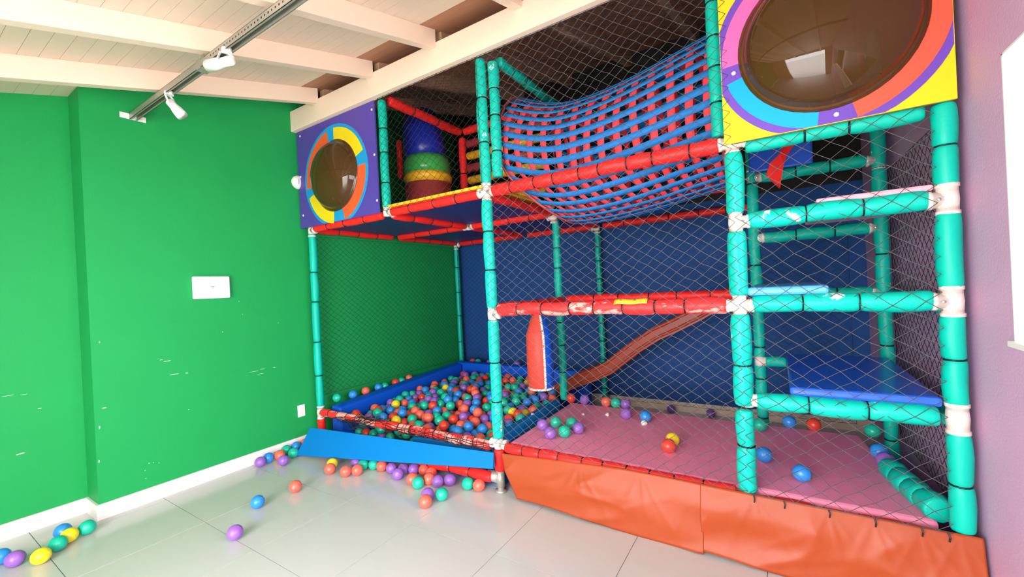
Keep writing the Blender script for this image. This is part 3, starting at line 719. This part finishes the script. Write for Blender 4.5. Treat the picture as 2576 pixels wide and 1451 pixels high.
MBL = [(1365, 1068, 'purple', 'purple ball leftmost of the group on the pink mat'), (1398, 1062, 'teal', 'teal ball at back left of the group on the pink mat'), (1384, 1089, 'purple', 'front purple ball of the group on the pink mat'), (1438, 1064, 'teal', 'teal ball at back of the group on pink mat beside purple'),
 (1420, 1085, 'teal', 'front teal ball of the group on the pink mat'), (1455, 1076, 'purple', 'purple ball rightmost of the group on the pink mat'), (1575, 1040, 'purple', 'purple ball alone on the far pink mat'), (1624, 1047, 'blue', 'blue ball on far pink mat beside a purple one'),
 (1692, 1105, 'yellow', 'yellow ball touching an orange-red ball on pink mat'), (1682, 1121, 'red', 'orange-red ball in front of the yellow ball on pink mat'), (1922, 1143, 'blue', 'blue ball on pink mat right behind the teal post'), (2017, 1190, 'blue', 'blue ball in the open middle of the tower floor'),
 (1448, 994, 'red', 'red ball at the far pink mat corner by the teal post'), (1481, 998, 'purple', 'purple ball at the far edge of pink mat under slide'), (1532, 1006, 'coral', 'coral ball at the far edge of pink mat'), (1556, 1007, 'teal', 'teal ball at the far edge of pink mat between coral and purple'), (1580, 1011, 'purple', 'purple ball at the far edge of pink mat beside teal'),
 (1912, 1068, 'teal', 'teal ball on pink mat behind teal post under tower bar'), (1985, 1052, 'blue', 'blue ball on pink mat below the lowest tower bar'), (2046, 1064, 'red', 'red ball on pink mat below the lowest tower bar'), (2192, 1078, 'teal', 'teal ball at far right under lowest tower bar'), (2212, 1135, 'blue', 'blue ball at the right edge of pink mat'), (2228, 1158, 'purple', 'purple ball at end of the teal roller')]
MP = np.array([list(at(a, b_, 'Z', .30+RBALL)) for (a, b_, _, _) in MBL]); MP[:, 1] = np.minimum(MP[:, 1], 3.085)
for it in range(100):
    for i in range(len(MP)):
        for j in range(i):
            d = MP[i, :2]-MP[j, :2]; l = np.hypot(*d)
            if l < 2.03*RBALL:
                s_ = (2.035*RBALL-l)/2*d/max(l, 1e-5); MP[i, :2] += s_; MP[j, :2] -= s_
for (a, b_, c_, lb), p in zip(MBL, MP): ball(c_, p, lb, 'balls on the pink mat')
for (a, b_, c_, lb) in ((1690, 1020, 'purple', 'purple ball on floor against back baseboard, left one'), (1787, 1034, 'purple', 'purple ball on floor against back baseboard, right one')):
    p = at(a, b_, 'Z', .15); ball(c_, (p.x*1.08, 4.10, RBALL), lb, 'balls by the back baseboard')
for (a, b_, s_, lb) in ((1528, 1046, .016, 'white foam crumb left on far pink mat'), (1620, 1068, .02, 'white foam crumb in front of the blue ball on pink mat'), (1467, 1044, .01, 'tiny white foam crumb near the group of balls on pink mat'), (1340, 1045, .013, 'white foam crumb near the blue pit strip')):
    p = at(a, b_, 'Z', .30); mb = MB(); k = 7; v = []
    mb.lathe((p.x, p.y, .30), [(.0005, 0), (s_*.8, .001), (s_, s_*.6), (s_*.6, s_*1.3), (.0005, s_*1.5)], 7)
    mb.v = [(x+rnd.uniform(-.2, .2)*s_, y+rnd.uniform(-.2, .2)*s_, z) for (x, y, z) in mb.v]
    mb.build('foam_crumb', M_foam, label=lb, cat='crumb')

# ------------------------------------------------------------------ ramp mat in front of the pit
A = [Vector((-3.25, 1.842, .012)), Vector((-1.475, 2.025, .185)), Vector((-1.50, 2.068, .262)), Vector((0, 0, 0))]
A[1] = Vector((-1.475, 2.02, .175)); A[2] = Vector((-1.50, 2.068, .25))
nn = (A[1]-A[0]).cross(A[2]-A[0]); rd = at(785, 1076, 'Y', 2.0)-CAMP
A[3] = CAMP+rd*(nn.dot(A[0]-CAMP)/nn.dot(rd))
n_ = (A[1]-A[0]).cross(A[3]-A[0]).normalized()*.018
if n_.z < 0: n_ = -n_
wedge('ramp_mat', [a for a in A]+[a+n_ for a in A], M_blueb, 'bright blue foam ramp mat leaning on the red front bar', 'mat', .004)
# tangled net hanging on the worn front bar
b = MB(); rg2 = random.Random(5)
for k in range(26):
    pts = []; ph = rg2.uniform(0, 6); xa = rg2.uniform(-3.12, -2.85); xb = rg2.uniform(-2.65, -2.4)
    for i in range(12):
        u = i/11; x = xa+(xb-xa)*u
        pts.append((x, 2.075+.03*math.sin(ph+u*7)+rg2.uniform(-.008, .008)-.02, .265+.07*u-.06*math.sin(math.pi*u)*(.4+.6*math.sin(ph))+rg2.uniform(-.01, .01)))
    b.tube(pts, .0022, 4)
for k in range(22):
    x = -2.35+.8*k/22+rg2.uniform(-.02, .02); pts = []
    for i in range(8):
        a = math.pi*(.15+1.15*i/7); pts.append((x+.02*i/7*rg2.choice((-1, 1)), 2.095-.036*math.sin(a), .282+.036*math.cos(a)))
    b.tube(pts, .0016, 4)
for k in range(4):
    b.tube([(-2.5+.99*i/16, 2.056+.006*math.sin(i+k*2), .30-.012*k+.006*math.sin(i*1.7+k)) for i in range(17)], .0022, 4)
b.build('net_bundle', M_netk, smooth=True, label='tangled black net draped on the worn red bar of the ball pit', cat='net bundle')

# ------------------------------------------------------------------ orange skirt
from mathutils import noise
def skirt(xa, xb, seed, label, slant=0.0, drop=0.0, eye=()):
    def ridge(x, y_): return (1-abs(noise.noise(Vector((x, y_, seed)))))**3
    def Pf(u, v):
        x = xa+(xb-xa)*u+slant*v*(1-u)
        top = .302-drop*max(0.0, 1-u/.65)
        z = top*(1-v)+v*(.010+.010*math.sin(x*5+seed))
        e = 0.0
        for xe in eye:                       # creases fanning out from the eyelets
            for k in (-.6, .25, .9):
                e += math.exp(-((x-xe-k*v*.22)/(.006+.02*v))**2)*(.9-.6*v)
        env = min(1, v*3)
        f_ = env*(.016*ridge(x*2.1+v*1.3, v*1.2-x*.6)+.004*ridge(x*4+v*2, v*2+x*1.1)+.014*noise.noise(Vector((x*2.6, v*2.2-x, seed+3))))
        f_ += .0025*e*env
        return (x, YF-.030-.036*v-f_-.006*math.sin(math.pi*v), z)
    return MB().grid(Pf, 150, 28).build('vinyl_skirt', M_orange, smooth=True, solid=.003, label=label, cat='skirt')
skirt(X1+.035, -.335, 1.3, 'creased orange vinyl skirt panel between corner post and middle post', .12, .05, (-.95, -.62, -.36))
sk2 = skirt(-.345, XR-.012, 4.1, 'creased orange vinyl skirt panel on the right reaching the lilac wall', 0, 0, (-.13, .13, .27, .40, .5))
b = MB()
for x in (-.13, -.02, .13, .27, .40, .47): b.tube([(x, YF-.048, .305), (x+.004, YF-.056, .292), (x+.002, YF-.054, .276)], .003, 5)
b.build('eyelet_tie', M_tie, sk2)

# ------------------------------------------------------------------ scuffs where the green paint is chipped
b = MB(); rs = random.Random(11)
def chip(px_, py_, w_, h_):
    q = at(px_, py_, 'X', XL if px_ > 246 else XLR); x = q.x+.0006; n = 7
    v = [(x, q.y+w_*(.5+.5*rs.random())*math.cos(6.283*i/n), q.z+h_*(.5+.5*rs.random())*math.sin(6.283*i/n)) for i in range(n)]
    b.add(v, [tuple(range(n))])
for (px_, py_, w_, h_) in ((420, 908, .03, .003), (405, 905, .012, .003), (440, 941, .035, .003), (470, 938, .012, .004), (640, 934, .05, .002), (660, 928, .03, .002), (690, 924, .014, .003), (655, 940, .04, .002), (560, 835, .006, .003), (610, 790, .005, .003), (700, 812, .006, .003), (100, 1027, .012, .003), (262, 1026, .012, .004), (55, 1140, .016, .004), (45, 1143, .012, .003), (375, 1165, .005, .004), (365, 1183, .004, .004), (367, 1203, .005, .003), (386, 1163, .004, .003), (250, 860, .004, .008), (250, 1075, .004, .012), (249, 1160, .004, .01), (400, 1164, .003, .003), (475, 1030, .005, .003), (20, 995, .03, .0015), (60, 992, .02, .0015)):
    chip(px_, py_, w_, h_)
b.build('paint_chips', mat('chipped_plaster', (196, 226, 196), .8), bpy.data.objects['wall_left'], kind='stuff')
# ------------------------------------------------------------------ ceiling rail and spots
rail = empty('lighting_rail', (XL, .99, 2.44), label='perforated galvanised rail fixed to green wall carrying spotlights', cat='rail')
b = MB(); xa, xb = XL+.004, XR-.02; h = .038; w = .038; t = .002
b.box(xa, xb, .99-w/2, .99-w/2+t, 2.44, 2.44+h).box(xa, xb, .99+w/2-t, .99+w/2, 2.44, 2.44+h).box(xa, xb, .99-w/2, .99+w/2, 2.44+h-t, 2.44+h)
b.box(xa, xb, .99-w/2, .99-w/2+.01, 2.44, 2.442).box(xa, xb, .99+w/2-.01, .99+w/2, 2.44, 2.442)
b.build('rail_channel', M_rail, rail)
b = MB(); x = -2.3
while x < -1.0:
    b.lathe((x, .99-w/2-.0003, 2.46), [(.0005, .0003), (.005, .0003), (.005, 0)], 8, 'Y'); x += .028
b.build('punched_hole', M_tie, rail, kind='stuff')
b = MB(); b.box(XL, XL+.006, .925, 1.055, 2.44, 2.475); b.build('wall_bracket', M_plate, rail, bevel=.001)
b = MB(); hx = -2.44+.01
b.box(hx-.015, hx+.015, .99-.003, .99+.003, 2.478, zr(.99)).box(hx-.02, hx+.02, .99-w/2-.004, .99+w/2+.004, 2.43, 2.482)
b.build('hanger_bracket', M_rail, rail)
def spot(loc, d, label, yoke=True):
    loc = Vector(loc); d = Vector(d).normalized()
    t_ = empty('spotlight', loc, label=label, cat='spotlight', group='white spotlights on the ceiling rail')
    return t_, loc, d
# spot near the wall: long tube pointing down and away
def tube_spot(base, a, c, r, label):
    base, a, c = Vector(base), Vector(a), Vector(c)
    t_ = empty('spotlight', base, label=label, cat='spotlight', group='white spotlights on the ceiling rail')
    d = (c-a).normalized(); L = (c-a).length
    MB().tube([a, a+d*L*.03, a+d*L*.35, a+d*L*.6, a+d*L*.97, c, c-d*.012], [r*.7, r*.8, r*.8, r, r*1.08, r*1.05, r*.9], 18, True).build('lamp_head', M_plate, t_, smooth=True)
    MB().tube([c-d*.0115, c-d*.006], [r*.88, r*.5], 16).build('lens', mat('spot_lens', (215, 212, 205), .2), t_)
    MB().tube([base, base+Vector((0, 0, .018))], .022, 12).build('rail_adapter', M_plate, t_)
    mid = a+d*L*.3
    side = d.cross(Vector((0, 0, 1))).normalized()
    b_ = MB()
    for s_ in (-1, 1): b_.tube([base, base+side*s_*(r+.004)+Vector((0, 0, -.012)), mid+side*s_*(r+.004)], .005, 6)
    b_.build('yoke', M_plate, t_)
    return t_
q0 = at(425, 232, 'Y', .99); q1 = at(421, 246, 'Y', 1.0); q2 = at(459, 292, 'Y', 1.03)
tube_spot((q0.x, .99, 2.435), (q0.x, .99, 2.40), (q2.x, 1.03, q2.z), .027, 'white tube spotlight hanging from the rail close to the green wall')
q0 = at(562, 130, 'Y', .97); q1 = at(582, 152, 'Y', .95); q2 = at(532, 168, 'Y', .95)
tube_spot((q0.x, .985, 2.435), (q1.x, .95, q1.z), (q2.x, .94, q2.z), .026, 'white yoke spotlight on the rail further from the green wall')

# ------------------------------------------------------------------ wall fittings
wbx = empty('wall_box', (XL, 1.375, 1.277), label='white rectangular cover box on the green wall', cat='wall box')
box('cover', XL, XL+.035, 1.262, 1.49, 1.279, 1.437, M_plate, wbx, bevel=.008)
b = MB()
for (dy, wd, z) in ((0, .030, 1.362), (.002, .018, 1.352)): b.box(XL+.0345, XL+.0356, 1.376+dy-wd/2, 1.376+dy+wd/2, z, z+.004)
b.build('printed_mark', M_grey, wbx)
so = empty('wall_socket', (XL, 2.0, .253), label='white switch plate low on the green wall beside the play frame', cat='socket')
box('cover_plate', XL, XL+.008, 1.967, 2.031, .253, .352, M_plate, so, bevel=.004)
box('outlet_insert', XL+.006, XL+.0095, 1.982, 2.016, .28, .325, M_white, so, bevel=.001)
la = empty('bulkhead_lamp', (XL, 2.075, 2.19), label='white oval bulkhead lamp half hidden behind purple panel', cat='wall lamp')
prof = [(.05, 0), (.05, .015), (.046, .03), (.034, .042), (.015, .048), (.0005, .05)]
mb = MB(); v = []
prof = [(a*1.22, b_) for a, b_ in prof]
mb.lathe((0, 0, 0), prof, 20, 'X'); mb.v = [(XL+x, 2.068+y*.9, 2.24+z*.95) for (x, y, z) in mb.v]
mb.build('lamp_shell', M_plate, la, smooth=True)
for dy in (-.016, .016):
    MB().tube([(XL+.012+.036*math.sin(math.pi*i/10), 2.068+dy, 2.24-.043*math.cos(math.pi*i/10)) for i in range(11)], .003, 6).build('guard_rib', M_grey, la, smooth=True)
# yellow patch on the worn red bar
p0 = at(1545, 750, 'Y', 2.08); p1 = at(1628, 746, 'Y', 2.08)
b = MB().grid(lambda u, v: (p0.x+(p1.x-p0.x)*u, YF-.040*math.cos(math.pi*(.08+.36*v))*1.04-.001, 1.122+.041*math.sin(math.pi*(.15+.36*v))*1.02+.002*math.sin(u*9)), 8, 6)
b.build('tape_patch', M_yellow, smooth=True, solid=.002, label='yellow tape patch wrapped on the worn red bar', cat='tape')
